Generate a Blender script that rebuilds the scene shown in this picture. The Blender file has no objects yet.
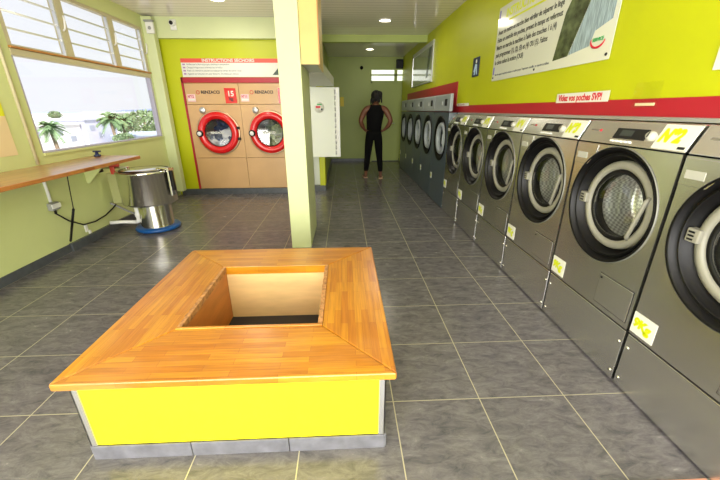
import bpy, bmesh, math, random
from mathutils import Vector, Matrix
random.seed(7)
S = bpy.context.scene
COL = S.collection
PI = math.pi

# ------------------------------------------------------------------ camera, sky, sun, daylight, exposure
yaw, pitch, roll, F = 0.04254914, 0.36497342, -0.0035120, 340.73
cy, sy, cp, sp = math.cos(yaw), math.sin(yaw), math.cos(pitch), math.sin(pitch)
fw = Vector((sy*cp, cy*cp, -sp)); rt = Vector((cy, -sy, 0)); up = rt.cross(fw)
rr = math.cos(roll)*rt + math.sin(roll)*up
uu = -math.sin(roll)*rt + math.cos(roll)*up
cam = bpy.data.objects.new('camera', bpy.data.cameras.new('camera'))
COL.objects.link(cam)
cam.matrix_world = Matrix(((rr.x, uu.x, -fw.x, 0), (rr.y, uu.y, -fw.y, 0), (rr.z, uu.z, -fw.z, 1.41), (0, 0, 0, 1)))
cam.data.sensor_width = 36; cam.data.lens = F/720*36; cam.data.clip_start = .05; cam.data.clip_end = 3000
S.camera = cam

w = bpy.data.worlds.new('sky'); S.world = w; w.use_nodes = True
bg = w.node_tree.nodes['Background']
bg.inputs['Color'].default_value = (.91, .94, 1.0, 1); bg.inputs['Strength'].default_value = 1.05

def lamp(name, kind, loc, rot, energy, color=(1, 1, 1), **kw):
    d = bpy.data.lights.new(name, kind); d.energy = energy; d.color = color
    for k, v in kw.items(): setattr(d, k, v)
    o = bpy.data.objects.new(name, d); COL.objects.link(o); o.location = loc; o.rotation_euler = rot
    return o
lamp('sun', 'SUN', (0, 0, 20), (math.radians(38), 0, math.radians(28)), 7.5, (1, .96, .90), angle=.02)
lamp('storefront_daylight', 'AREA', (-.7, -1.68, 1.45), (math.radians(105), 0, 0), 335, (1, .975, .93), shape='RECTANGLE', size=4.0, size_y=2.3)
wp_ = lamp('window_daylight', 'AREA', (-3.04, 4.735, 1.785), (math.radians(90), 0, math.radians(-90)), 1, shape='RECTANGLE', size=2.36, size_y=1.52)
wp_.data.cycles.is_portal = True
S.view_settings.view_transform = 'Standard'; S.view_settings.look = 'None'
S.view_settings.exposure = 0; S.view_settings.gamma = 1; S.view_settings.use_curve_mapping = False

# ------------------------------------------------------------------ materials
def lin(c):
    return tuple((v/255/12.92 if v/255 <= .04045 else ((v/255+.055)/1.055)**2.4) for v in c)
MATS = {}
def mat(name, rgb, rough=.5, metal=0, emit=0, spec=.5, noise=0, nscale=8, coat=0, bump=0, bscale=60, stretch=None, rnoise=0):
    if name in MATS: return MATS[name]
    m = bpy.data.materials.new(name); m.use_nodes = True; nt = m.node_tree; N = nt.nodes; L = nt.links
    b = N['Principled BSDF']; c = lin(rgb)
    b.inputs['Base Color'].default_value = (*c, 1); b.inputs['Roughness'].default_value = rough
    b.inputs['Metallic'].default_value = metal; b.inputs['Specular IOR Level'].default_value = spec
    b.inputs['Coat Weight'].default_value = coat; b.inputs['Coat Roughness'].default_value = .12
    if emit:
        b.inputs['Emission Color'].default_value = (*c, 1); b.inputs['Emission Strength'].default_value = emit
    if noise or bump or rnoise:
        tc = N.new('ShaderNodeTexCoord'); mp = N.new('ShaderNodeMapping'); L.new(tc.outputs['Object'], mp.inputs[0])
        if stretch: mp.inputs['Scale'].default_value = stretch
        n = N.new('ShaderNodeTexNoise'); n.inputs['Scale'].default_value = nscale; n.inputs['Detail'].default_value = 5
        L.new(mp.outputs[0], n.inputs['Vector'])
        if noise:
            r = N.new('ShaderNodeValToRGB'); r.color_ramp.elements[0].position = .3; r.color_ramp.elements[1].position = .7
            r.color_ramp.elements[0].color = (*[v*(1-noise) for v in c], 1); r.color_ramp.elements[1].color = (*[min(1, v*(1+noise*.6)) for v in c], 1)
            L.new(n.outputs['Fac'], r.inputs[0]); L.new(r.outputs[0], b.inputs['Base Color'])
        if rnoise:
            q = N.new('ShaderNodeMapRange'); q.inputs['To Min'].default_value = rough-rnoise; q.inputs['To Max'].default_value = rough+rnoise
            L.new(n.outputs['Fac'], q.inputs['Value']); L.new(q.outputs[0], b.inputs['Roughness'])
        if bump:
            n2 = N.new('ShaderNodeTexNoise'); n2.inputs['Scale'].default_value = bscale; L.new(mp.outputs[0], n2.inputs['Vector'])
            bp = N.new('ShaderNodeBump'); bp.inputs['Strength'].default_value = bump; bp.inputs['Distance'].default_value = .01
            L.new(n2.outputs['Fac'], bp.inputs['Height']); L.new(bp.outputs[0], b.inputs['Normal'])
    MATS[name] = m; return m

lime = mat('lime_wall_paint', (190, 196, 0), .45, noise=.05, nscale=2, bump=.03)
pale = mat('pale_green_wall_paint', (208, 216, 150), .5, noise=.05, nscale=2, bump=.03)
corr = mat('corridor_green_paint', (172, 186, 100), .45, noise=.05, nscale=2)
cream = mat('cream_green_paint', (208, 216, 166), .5, noise=.03, nscale=2)
whitepaint = mat('white_paint', (232, 236, 226), .45)
red = mat('red_band_paint', (172, 26, 42), .4)
redgloss = mat('glossy_red_plastic', (214, 16, 22), .25, coat=.3)
steel = mat('brushed_steel', (236, 236, 231), .25, 1)
steel2 = mat('brushed_steel_panel', (238, 238, 233), .27, 1)
polished = mat('polished_steel', (222, 220, 212), .12, 1)
alu = mat('aluminium', (205, 205, 205), .32, .8)
black = mat('black_rubber', (9, 9, 10), .45, spec=.3)
bezelm = mat('dull_bezel', (120, 120, 112), .5, .3)
blackm = mat('matte_black', (14, 14, 14), .6)
gap = mat('dark_gap', (20, 20, 18), .8)
ringgrey = mat('light_grey_door_ring', (146, 144, 130), .45)
bluegrey = mat('blue_grey_machine_paint', (74, 86, 94), .35, coat=.2)
panelgrey = mat('pale_grey_panel', (154, 161, 163), .35)
beige = mat('beige_dryer_panel', (205, 164, 112), .38, noise=.07, nscale=3, coat=.15)
whiteplastic = mat('white_plastic', (232, 232, 228), .35)
greyplastic = mat('grey_plastic', (150, 152, 148), .4)
yellow = mat('yellow_bench_paint', (250, 236, 30), .4, noise=.03, nscale=4)
ply = mat('plywood', (226, 190, 130), .6, noise=.12, nscale=4, stretch=(1, 1, 5))
plyorange = mat('varnished_plywood', (196, 122, 52), .45, noise=.15, nscale=5, stretch=(1, 1, 5))
roughply = mat('rough_ply_edge', (184, 132, 80), .8, noise=.5, nscale=40)
stickerwhite = mat('sticker_white', (226, 226, 216), .4)
stickeryellow = mat('sticker_yellow', (212, 222, 0), .4)
ink = mat('black_ink', (26, 26, 30), .5)
softink = mat('grey_ink', (92, 96, 104), .5)
redink = mat('red_ink', (206, 30, 50), .5)
greenink = mat('green_ink', (60, 170, 90), .5)
blueink = mat('blue_ink', (30, 60, 140), .5)
bluering = mat('blue_rubber_ring', (8, 78, 146), .35)
skirttile = mat('slate_skirting_tile', (78, 82, 86), .35, noise=.25, nscale=14)
skirtlight = mat('grey_skirting_tile', (112, 112, 120), .4, noise=.3, nscale=14)
frameolive = mat('window_frame_beige', (196, 188, 152), .45)
transomwood = mat('orange_transom_edge', (186, 128, 62), .5)
terracotta = mat('terracotta_threshold', (196, 140, 116), .5)
lampglow = mat('downlight_diffuser', (255, 246, 220), .4, emit=9)
skin = mat('brown_skin', (112, 70, 48), .5)
hairm = mat('black_hair', (16, 13, 12), .7)
clothblack = mat('black_fabric', (5, 5, 6), .9, spec=.2)
shirtblack = mat('black_jersey', (7, 7, 8), .9, spec=.2)
sandal = mat('pale_sandal', (196, 160, 130), .6)

def glassmat(name, tint=(1, 1, 1), gl=.12):
    m = bpy.data.materials.new(name); m.use_nodes = True; nt = m.node_tree; N = nt.nodes; L = nt.links
    N.remove(N['Principled BSDF'])
    t = N.new('ShaderNodeBsdfTransparent'); t.inputs[0].default_value = (*tint, 1)
    g = N.new('ShaderNodeBsdfGlossy'); g.inputs['Roughness'].default_value = .03
    f = N.new('ShaderNodeLayerWeight'); f.inputs['Blend'].default_value = .5
    pw = N.new('ShaderNodeMath'); pw.operation = 'POWER'; pw.inputs[1].default_value = 4; L.new(f.outputs['Facing'], pw.inputs[0])
    a = N.new('ShaderNodeMath'); a.operation = 'MULTIPLY_ADD'; a.inputs[1].default_value = .6; a.inputs[2].default_value = gl
    L.new(pw.outputs[0], a.inputs[0])
    x = N.new('ShaderNodeMixShader'); L.new(a.outputs[0], x.inputs[0]); L.new(t.outputs[0], x.inputs[1]); L.new(g.outputs[0], x.inputs[2])
    L.new(x.outputs[0], N['Material Output'].inputs[0]); return m
winglass = glassmat('window_glass', (1, 1, 1), .01)
doorglass = glassmat('door_glass', (.93, .95, .93), .12)

def floor_mat():
    m = bpy.data.materials.new('slate_floor_tile'); m.use_nodes = True; nt = m.node_tree; N = nt.nodes; L = nt.links
    b = N['Principled BSDF']; tc = N.new('ShaderNodeTexCoord'); sx = N.new('ShaderNodeSeparateXYZ'); L.new(tc.outputs['Object'], sx.inputs[0])
    def M(op, a, c=None, d=None):
        n = N.new('ShaderNodeMath'); n.operation = op
        for i, v in enumerate((a, c, d)):
            if v is None: continue
            if isinstance(v, (int, float)): n.inputs[i].default_value = v
            else: L.new(v, n.inputs[i])
        return n.outputs[0]
    ux = M('DIVIDE', M('SUBTRACT', sx.outputs[0], .6772), .4515); uy = M('DIVIDE', M('SUBTRACT', sx.outputs[1], 1.3389), .4534)
    def line(u, hw):
        fr = M('FRACT', M('ADD', u, 100.5)); return M('LESS_THAN', M('ABSOLUTE', M('SUBTRACT', fr, .5)), hw)
    g = M('MAXIMUM', line(ux, .006), line(uy, .0052))
    cx = N.new('ShaderNodeCombineXYZ'); L.new(M('FLOOR', ux), cx.inputs[0]); L.new(M('FLOOR', uy), cx.inputs[1])
    wn = N.new('ShaderNodeTexWhiteNoise'); wn.noise_dimensions = '3D'; L.new(cx.outputs[0], wn.inputs['Vector'])
    off = N.new('ShaderNodeVectorMath'); off.operation = 'MULTIPLY_ADD'; L.new(wn.outputs['Color'], off.inputs[0]); off.inputs[1].default_value = (9, 9, 9); L.new(tc.outputs['Object'], off.inputs[2])
    mp = N.new('ShaderNodeMapping'); mp.inputs['Rotation'].default_value = (0, 0, .5); mp.inputs['Scale'].default_value = (1, 2.4, 1); L.new(off.outputs[0], mp.inputs[0])
    n = N.new('ShaderNodeTexNoise'); n.inputs['Scale'].default_value = 9; n.inputs['Detail'].default_value = 11; n.inputs['Roughness'].default_value = .76; n.inputs['Distortion'].default_value = .6
    L.new(mp.outputs[0], n.inputs['Vector'])
    r = N.new('ShaderNodeValToRGB'); e = r.color_ramp.elements; e[0].position = .3; e[1].position = .72
    e[0].color = (*lin((70, 69, 74)), 1); e[1].color = (*lin((126, 122, 124)), 1)
    L.new(n.outputs['Fac'], r.inputs[0])
    mx = N.new('ShaderNodeMixRGB'); L.new(g, mx.inputs[0]); L.new(r.outputs[0], mx.inputs[1]); mx.inputs[2].default_value = (*lin((168, 162, 140)), 1)
    L.new(mx.outputs[0], b.inputs['Base Color'])
    L.new(M('MULTIPLY_ADD', n.outputs['Fac'], .22, .13), b.inputs['Roughness'])
    bp = N.new('ShaderNodeBump'); bp.inputs['Strength'].default_value = .12; bp.inputs['Distance'].default_value = .004
    L.new(M('SUBTRACT', n.outputs['Fac'], g), bp.inputs['Height']); L.new(bp.outputs[0], b.inputs['Normal'])
    return m

def plank_ceiling_mat():
    m = bpy.data.materials.new('pvc_plank_ceiling'); m.use_nodes = True; nt = m.node_tree; N = nt.nodes; L = nt.links
    b = N['Principled BSDF']; tc = N.new('ShaderNodeTexCoord'); sx = N.new('ShaderNodeSeparateXYZ'); L.new(tc.outputs['Object'], sx.inputs[0])
    a = N.new('ShaderNodeMath'); a.operation = 'MULTIPLY'; a.inputs[1].default_value = 8; L.new(sx.outputs[1], a.inputs[0])
    fr = N.new('ShaderNodeMath'); fr.operation = 'FRACT'; L.new(a.outputs[0], fr.inputs[0])
    lt = N.new('ShaderNodeMath'); lt.operation = 'LESS_THAN'; lt.inputs[1].default_value = .1; L.new(fr.outputs[0], lt.inputs[0])
    mx = N.new('ShaderNodeMixRGB'); L.new(lt.outputs[0], mx.inputs[0]); mx.inputs[1].default_value = (*lin((244, 236, 236)), 1); mx.inputs[2].default_value = (*lin((196, 190, 186)), 1)
    L.new(mx.outputs[0], b.inputs['Base Color']); b.inputs['Roughness'].default_value = .1
    bp = N.new('ShaderNodeBump'); bp.inputs['Strength'].default_value = .12; bp.inputs['Distance'].default_value = .002; bp.invert = True
    L.new(lt.outputs[0], bp.inputs['Height']); L.new(bp.outputs[0], b.inputs['Normal'])
    return m

def wood_mat(name, along, base=(206, 144, 30), dark=(182, 112, 14), coat=.5):
    m = bpy.data.materials.new(name); m.use_nodes = True; nt = m.node_tree; N = nt.nodes; L = nt.links
    b = N['Principled BSDF']; tc = N.new('ShaderNodeTexCoord'); mp = N.new('ShaderNodeMapping'); L.new(tc.outputs['Object'], mp.inputs[0])
    if along == 'y': mp.inputs['Rotation'].default_value = (0, 0, PI/2)
    br = N.new('ShaderNodeTexBrick'); L.new(mp.outputs[0], br.inputs['Vector'])
    br.inputs['Scale'].default_value = 1; br.inputs['Brick Width'].default_value = .31; br.inputs['Row Height'].default_value = .034
    br.inputs['Mortar Size'].default_value = .0006; br.offset = .37; br.inputs['Bias'].default_value = 0
    br.inputs['Color1'].default_value = (*lin(base), 1); br.inputs['Color2'].default_value = (*lin(dark), 1); br.inputs['Mortar'].default_value = (*lin((150, 84, 24)), 1)
    mp2 = N.new('ShaderNodeMapping'); L.new(mp.outputs[0], mp2.inputs[0]); mp2.inputs['Scale'].default_value = (1.5, 26, 10)
    n = N.new('ShaderNodeTexNoise'); n.inputs['Scale'].default_value = 3; n.inputs['Detail'].default_value = 6; L.new(mp2.outputs[0], n.inputs['Vector'])
    r = N.new('ShaderNodeValToRGB'); r.color_ramp.elements[0].position = .25; r.color_ramp.elements[1].position = .75
    r.color_ramp.elements[0].color = (.70, .62, .52, 1); r.color_ramp.elements[1].color = (1.12, 1.1, 1.05, 1)
    L.new(n.outputs['Fac'], r.inputs[0])
    mx = N.new('ShaderNodeMixRGB'); mx.blend_type = 'MULTIPLY'; mx.inputs[0].default_value = 1; L.new(br.outputs['Color'], mx.inputs[1]); L.new(r.outputs[0], mx.inputs[2])
    n3 = N.new('ShaderNodeTexNoise'); n3.inputs['Scale'].default_value = 2.6; n3.inputs['Detail'].default_value = 4; L.new(tc.outputs['Object'], n3.inputs['Vector'])
    r3 = N.new('ShaderNodeValToRGB'); r3.color_ramp.elements[0].position = .52; r3.color_ramp.elements[1].position = .8
    r3.color_ramp.elements[0].color = (0, 0, 0, 1); r3.color_ramp.elements[1].color = (.2, .2, .2, 1); L.new(n3.outputs['Fac'], r3.inputs[0])
    m3 = N.new('ShaderNodeMixRGB'); L.new(r3.outputs[0], m3.inputs[0]); L.new(mx.outputs[0], m3.inputs[1]); m3.inputs[2].default_value = (*lin((206, 168, 130)), 1)
    L.new(m3.outputs[0], b.inputs['Base Color'])
    b.inputs['Roughness'].default_value = .34; b.inputs['Coat Weight'].default_value = coat; b.inputs['Coat Roughness'].default_value = .24
    return m
wood_x = wood_mat('finger_jointed_wood_crosswise', 'x')
wood_y = wood_mat('finger_jointed_wood_lengthwise', 'y')
countertop = wood_mat('varnished_counter_wood', 'y', (196, 132, 66), (170, 104, 42), 1)

# ------------------------------------------------------------------ mesh helpers
class MB:
    def __init__(s): s.v = []; s.f = []; s.sm = []
    def add(s, vs, fs, smooth=False):
        o = len(s.v); s.v += [tuple(v) for v in vs]; s.f += [tuple(o+i for i in f) for f in fs]; s.sm += [smooth]*len(fs); return s
    def box(s, x0, x1, y0, y1, z0, z1):
        return s.add([(x, y, z) for x in (x0, x1) for y in (y0, y1) for z in (z0, z1)],
                     [(0, 1, 3, 2), (4, 6, 7, 5), (0, 4, 5, 1), (2, 3, 7, 6), (0, 2, 6, 4), (1, 5, 7, 3)])
    def prism(s, pts, a, b, axis='x'):          # polygon extruded along an axis; pts in the other two axes
        n = len(pts)
        def P(p, t): return {'x': (t, p[0], p[1]), 'y': (p[0], t, p[1]), 'z': (p[0], p[1], t)}[axis]
        vs = [P(p, a) for p in pts]+[P(p, b) for p in pts]
        fs = [tuple(range(n))[::-1], tuple(range(n, 2*n))]+[(i, (i+1) % n, n+(i+1) % n, n+i) for i in range(n)]
        return s.add(vs, fs)
    def lathe(s, prof, c=(0, 0, 0), axis='z', n=40, closed=False, smooth=True):   # prof: (r, t) along the axis
        vs = []; fs = []
        for r, t in prof:
            for k in range(n):
                a = 2*PI*k/n; u, v = r*math.cos(a), r*math.sin(a)
                vs.append({'z': (c[0]+u, c[1]+v, c[2]+t), 'y': (c[0]+u, c[1]+t, c[2]+v), 'x': (c[0]+t, c[1]+u, c[2]+v)}[axis])
        m = len(prof)
        for i in range(m if closed else m-1):
            j = (i+1) % m
            for k in range(n): fs.append((i*n+k, i*n+(k+1) % n, j*n+(k+1) % n, j*n+k))
        s.add(vs, fs, smooth)
        return s
    def tube(s, pts, r, n=10, caps=True):
        pts = [Vector(p) for p in pts]; rs = r if isinstance(r, (list, tuple)) else [r]*len(pts)
        vs = []; fs = []
        t0 = (pts[1]-pts[0]).normalized(); ref = Vector((0, 0, 1)) if abs(t0.z) < .9 else Vector((1, 0, 0))
        a = t0.cross(ref).normalized()
        for i, p in enumerate(pts):
            t = (pts[min(i+1, len(pts)-1)]-pts[max(i-1, 0)]).normalized()
            a = (a-t*a.dot(t)).normalized(); b = t.cross(a)
            for k in range(n):
                q = 2*PI*k/n; vs.append(p+(a*math.cos(q)+b*math.sin(q))*rs[i])
        for i in range(len(pts)-1):
            for k in range(n): fs.append((i*n+k, i*n+(k+1) % n, (i+1)*n+(k+1) % n, (i+1)*n+k))
        s.add(vs, fs, True)
        if caps: s.add(vs[:n], [tuple(range(n))[::-1]]); s.add(vs[-n:], [tuple(range(n))])
        return s
    def build(s, name, m, parent=None, loc=None, bevel=0):
        me = bpy.data.meshes.new(name); me.from_pydata(s.v, [], s.f)
        me.polygons.foreach_set('use_smooth', s.sm)
        bm = bmesh.new(); bm.from_mesh(me); bmesh.ops.remove_doubles(bm, verts=bm.verts, dist=1e-6); bmesh.ops.recalc_face_normals(bm, faces=bm.faces); bm.to_mesh(me); bm.free()
        me.materials.append(m); o = bpy.data.objects.new(name, me); COL.objects.link(o)
        if parent: o.parent = parent
        if loc: o.location = loc
        if bevel:
            b = o.modifiers.new('bevel', 'BEVEL'); b.width = bevel; b.segments = 2; b.limit_method = 'ANGLE'
        return o
def box(name, m, x0, x1, y0, y1, z0, z1, parent=None, bevel=0): return MB().box(x0, x1, y0, y1, z0, z1).build(name, m, parent, None, bevel)
def disc_profile(r, y0, y1): return [(1e-4, y0), (r, y0), (r, y1), (1e-4, y1)]

def tag(o, label, cat, group=None):
    o['label'] = label; o['category'] = cat
    if group: o['group'] = group
    return o
def struct(o): o['kind'] = 'structure'; return o
def thing(name, label, cat, loc=(0, 0, 0), rz=0, group=None):
    o = bpy.data.objects.new(name, None); COL.objects.link(o); o.location = loc; o.rotation_euler = (0, 0, rz); o.empty_display_size = .1
    return tag(o, label, cat, group)
def copy_tree(o, parent=None):
    c = o.copy(); COL.objects.link(c)
    if parent: c.parent = parent
    for ch in list(o.children): copy_tree(ch, c)
    return c
# lettering: reading direction along +x local, facing -y (towards a viewer standing in front)
def text(txt, size, m, parent, x, y, z, name='lettering', align='LEFT', tilt=0, lean=0, bold=0, rotz=0, squeeze=1, depth=.0006, face=None):
    cu = bpy.data.curves.new('t', 'FONT'); cu.body = txt; cu.size = size; cu.align_x = align; cu.align_y = 'CENTER'; cu.extrude = depth
    cu.offset = bold; cu.shear = lean; cu.resolution_u = 3
    o = bpy.data.objects.new('t', cu); COL.objects.link(o)
    dg = bpy.context.evaluated_depsgraph_get(); me = bpy.data.meshes.new_from_object(o.evaluated_get(dg))
    bpy.data.objects.remove(o); bpy.data.curves.remove(cu)
    M = Matrix.Translation((x, y, z)) @ Matrix.Rotation(tilt, 4, 'X') @ Matrix.Rotation(PI/2, 4, 'X') @ Matrix.Rotation(rotz, 4, 'Z') @ Matrix.Diagonal((squeeze, 1, 1, 1))
    me.transform(M); me.materials.clear(); me.materials.append(m)
    t = bpy.data.objects.new(name, me); COL.objects.link(t); t.parent = parent
    return t

# ------------------------------------------------------------------ the room
H = 2.72; XL = -2.95; XR = 1.6
f = struct(box('floor', floor_mat(), -3.2, 2.45, -1.9, 10.5, -.12, 0))
c = struct(box('ceiling', plank_ceiling_mat(), -3.2, 2.45, -1.9, 10.5, H, H+.1))
# left wall with its opening
wl = MB()
wl.box(-3.025, XL, -1.8, 3.55, 0, H); wl.box(-3.025, XL, 3.55, 5.92, 0, 1.02); wl.box(-3.025, XL, 3.55, 5.92, 2.55, H); wl.box(-3.025, XL, 5.92, 6.2, 0, H)
struct(wl.build('wall_left', pale))
# right wall: a bulkhead above the machines, the recess behind them
wr = MB(); wr.box(XR, 2.45, -1.8, 10.3, 1.40, H); wr.box(2.35, 2.45, .70, 10.3, 0, 1.40); wr.box(1.50, 2.45, -1.8, .695, 0, 1.40); wr.box(1.60, 2.35, 9.16, 10.3, 0, 1.40)
struct(wr.build('wall_right', lime))
# wall around the dryers (front plane y=6.15)
DY = 6.15
wb = MB(); wb.box(XL, -2.60, DY, 6.35, 0, H-.28); wb.box(-2.60, -.60, DY, 6.35, 1.905, H-.28); wb.box(XL, -.60, 7.2, 7.3, 0, H)
wb.box(-.86, -.60, DY, 6.35, .0, 1.905)
struct(wb.build('wall_back_left', lime))
struct(box('trim_1', cream, XL, -.36, 6.06, 6.35, 2.44, H))                # beam over the dryers
struct(box('wall_partition', corr, -.59, -.40, 6.70, 10.15, 0, H))
struct(box('wall_back', corr, -.59, 2.0, 10.15, 10.3, 0, H))
struct(box('trim_2', whitepaint, -.59, -.47, 6.37, 6.70, .10, 2.43, bevel=.004))
struct(box('trim_3', lime, -.465, -.365, 6.30, 6.69, .10, 2.43, bevel=.004))
struct(box('trim_4', corr, -.40, XR, 7.30, 7.42, 2.60, H))                 # beam across the corridor
struct(box('trim_5', cream, XL, -2.80, 5.94, 6.06, .10, 2.70, bevel=.006))  # pale pilaster in the corner
# free-standing wall end (pillar)
struct(box('wall_pillar', cream, -.592, -.384, 3.48, 4.25, 0, H, bevel=.004))
# front wall behind the camera with the glazed shopfront
wf = MB(); wf.box(-3.15, -2.75, -1.8, -1.7, 0, H); wf.box(1.35, 2.45, -1.8, -1.7, 0, H); wf.box(-2.75, 1.35, -1.8, -1.7, 2.6, H)
struct(wf.build('wall_front', pale))
sf = MB()
for x in (-2.75, -1.75, -.75, .30, 1.29): sf.box(x, x+.06, -1.78, -1.72, 0, 2.6)
sf.box(-2.75, 1.35, -1.78, -1.72, 0, .1); sf.box(-2.75, 1.35, -1.78, -1.72, 2.54, 2.6)
struct(sf.build('window_3', alu))
# skirting
sk = lambda n, *a: struct(box(n, skirttile, *a, bevel=.003))
sk('baseboard_left', XL, XL+.015, -1.7, 3.50, 0, .085); sk('baseboard_left.001', XL, XL+.035, 3.50, 5.94, 0, .09)
sk('baseboard_back_left', XL+.035, -.60, DY-.02, DY-.001, 0, .10)
sk('baseboard_back', -.40, 1.58, 10.13, 10.15, 0, .085)
sk('baseboard_partition', -.40, -.385, 6.70, 10.13, 0, .085); sk('baseboard_partition.001', -.60, -.36, 6.28, 6.70, 0, .10)
# red band along the right wall
struct(box('trim_6', red, 1.592, 1.5995, .70, 5.15, 1.355, 1.46)); struct(box('trim_7', red, 1.592, 1.5995, 5.15, 9.20, 1.37, 1.775))
struct(box('trim_8', alu, 1.560, 1.5915, .70, 4.93, 1.352, 1.372, bevel=.003))   # rail over the machine tops
struct(box('trim_9', terracotta, 1.0, 1.44, .60, .885, 0, .008))

# ---- window on the left: fixed pane below, louvres above
wx0, wx1 = -3.02, -2.955
w2 = thing('window_1', 'x', 'x'); del w2['label']; del w2['category']; struct(w2)
m_ = MB(); m_.box(wx0, wx1, 3.552, 3.572, 1.022, 1.875); m_.box(wx0, wx1, 5.875, 5.918, 1.022, 1.875); m_.box(wx0, wx1, 3.572, 5.875, 1.022, 1.036)
m_.build('window_frame', mat('lavender_grey_frame', (176, 172, 190), .4), w2)
box('window_glass', winglass, -2.99, -2.985, 3.572, 5.875, 1.036, 1.875, w2)
box('window_sill', pale, -3.03, -2.93, 3.55, 5.92, 1.0, 1.021, w2)
box('window_transom', frameolive, wx0, -2.945, 3.552, 5.918, 1.877, 1.935, w2, .003)
box('transom_edge', transomwood, -2.975, -2.93, 3.552, 5.918, 1.937, 1.955, w2, .003)
w3 = thing('window_2', 'x', 'x'); del w3['label']; del w3['category']; struct(w3)
m_ = MB(); m_.box(wx0, wx1, 3.552, 5.918, 2.515, 2.548)
for y in (3.552, 4.27, 5.13, 5.87): m_.box(wx0, wx1, y, y+(.10 if 4 < y < 5.5 else .048), 1.957, 2.515)
m_.build('window_frame', frameolive, w3)
for y0, y1 in ((3.60, 4.27), (4.37, 5.13), (5.23, 5.87)):
    for k in range(4):
        z = 1.965+k*.137
        MB().prism([(-2.985, z), (-2.979, z), (-3.013, z+.137), (-3.019, z+.137)], y0+.008, y1-.008, 'y').build('louvre_blade', winglass, w3)
        MB().box(-2.990, -2.974, y0+.004, y1-.004, z-.006, z+.010).build('blade_edge', alu, w3)
    MB().tube([(-2.95, y1+.02, 2.20), (-2.925, y1+.02, 2.22), (-2.915, y1+.025, 2.30), (-2.92, y1+.03, 2.34)], .009, 8).build('louvre_lever', whiteplastic, w3)
    box('side_channel', alu, -2.99, -2.957, y1-.02, y1-.005, 1.96, 2.51, w3)

# ------------------------------------------------------------------ back of the corridor: door with transom lights
dd = thing('door_1', 'x', 'x'); del dd['label']; del dd['category']; struct(dd)
box('door_leaf', corr, .78, 1.56, 10.118, 10.149, .02, 2.09, dd, .003)
m_ = MB(); m_.box(.735, .775, 10.10, 10.149, .0, 2.12); m_.box(.735, 1.60, 10.10, 10.149, 2.09, 2.12)
m_.build('door_frame', corr, dd)
MB().tube([(1.40, 10.118, 1.05), (1.40, 10.06, 1.05), (1.30, 10.06, 1.05)], .012).build('door_handle', alu, dd)
skyglow = mat('daylight_emission_glass', (238, 242, 232), .5, emit=1.1)  # panes emit on their own, standing in for daylight behind the transom
w4 = thing('window_4', 'x', 'x'); del w4['label']; del w4['category']; struct(w4)
m_ = MB(); m_.box(.735, 1.60, 10.09, 10.149, 2.405, 2.43); m_.box(.735, 1.60, 10.09, 10.149, 2.12, 2.14); m_.box(.735, .755, 10.09, 10.149, 2.14, 2.405); m_.box(1.37, 1.45, 10.09, 10.149, 2.14, 2.405); m_.box(.755, 1.58, 10.09, 10.149, 2.265, 2.30)
m_.build('window_frame', corr, w4)
for x0, x1 in ((.755, 1.37), (1.45, 1.595)):
    for z0, z1 in ((2.14, 2.265), (2.30, 2.405)): box('pane', skyglow, x0, x1, 10.12, 10.125, z0, z1, w4)

# ------------------------------------------------------------------ steel washing machines
def ring_plate(x0, x1, z0, z1, cx, cz, r, y0, y1, n=48):
    mb = MB(); vs = []; out = []
    def edge(a):
        dx, dz = math.cos(a), math.sin(a); t = 1e9
        if dx > 1e-9: t = min(t, (x1-cx)/dx)
        if dx < -1e-9: t = min(t, (x0-cx)/dx)
        if dz > 1e-9: t = min(t, (z1-cz)/dz)
        if dz < -1e-9: t = min(t, (z0-cz)/dz)
        return (cx+dx*t, cz+dz*t)
    angs = sorted(set([2*PI*k/n for k in range(n)]+[math.atan2(z-cz, x-cx) % (2*PI) for x in (x0, x1) for z in (z0, z1)]))
    n = len(angs)
    for y in (y0, y1):
        for a in angs: vs.append((cx+r*math.cos(a), y, cz+r*math.sin(a)))
        for a in angs: e = edge(a); vs.append((e[0], y, e[1]))
    fs = []
    for k in range(n):
        j = (k+1) % n
        fs += [(k, j, n+j, n+k), (2*n+k, 3*n+k, 3*n+j, 2*n+j), (n+k, n+j, 3*n+j, 3*n+k), (k, 2*n+k, 2*n+j, j)]
    return mb.add(vs, fs)

def drum_mat():
    m = bpy.data.materials.new('perforated_drum'); m.use_nodes = True; nt = m.node_tree; N = nt.nodes; L = nt.links
    b = N['Principled BSDF']; b.inputs['Metallic'].default_value = .6; b.inputs['Roughness'].default_value = .3
    tc = N.new('ShaderNodeTexCoord'); mp = N.new('ShaderNodeMapping'); mp.inputs['Rotation'].default_value = (0, .785, 0); L.new(tc.outputs['Object'], mp.inputs[0])
    ch = N.new('ShaderNodeTexChecker'); ch.inputs['Scale'].default_value = 62; L.new(mp.outputs[0], ch.inputs['Vector'])
    ch.inputs[1].default_value = (.78, .78, .75, 1); ch.inputs[2].default_value = (.42, .42, .40, 1)
    L.new(ch.outputs[0], b.inputs['Base Color']); return m
drumm = drum_mat()

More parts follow.
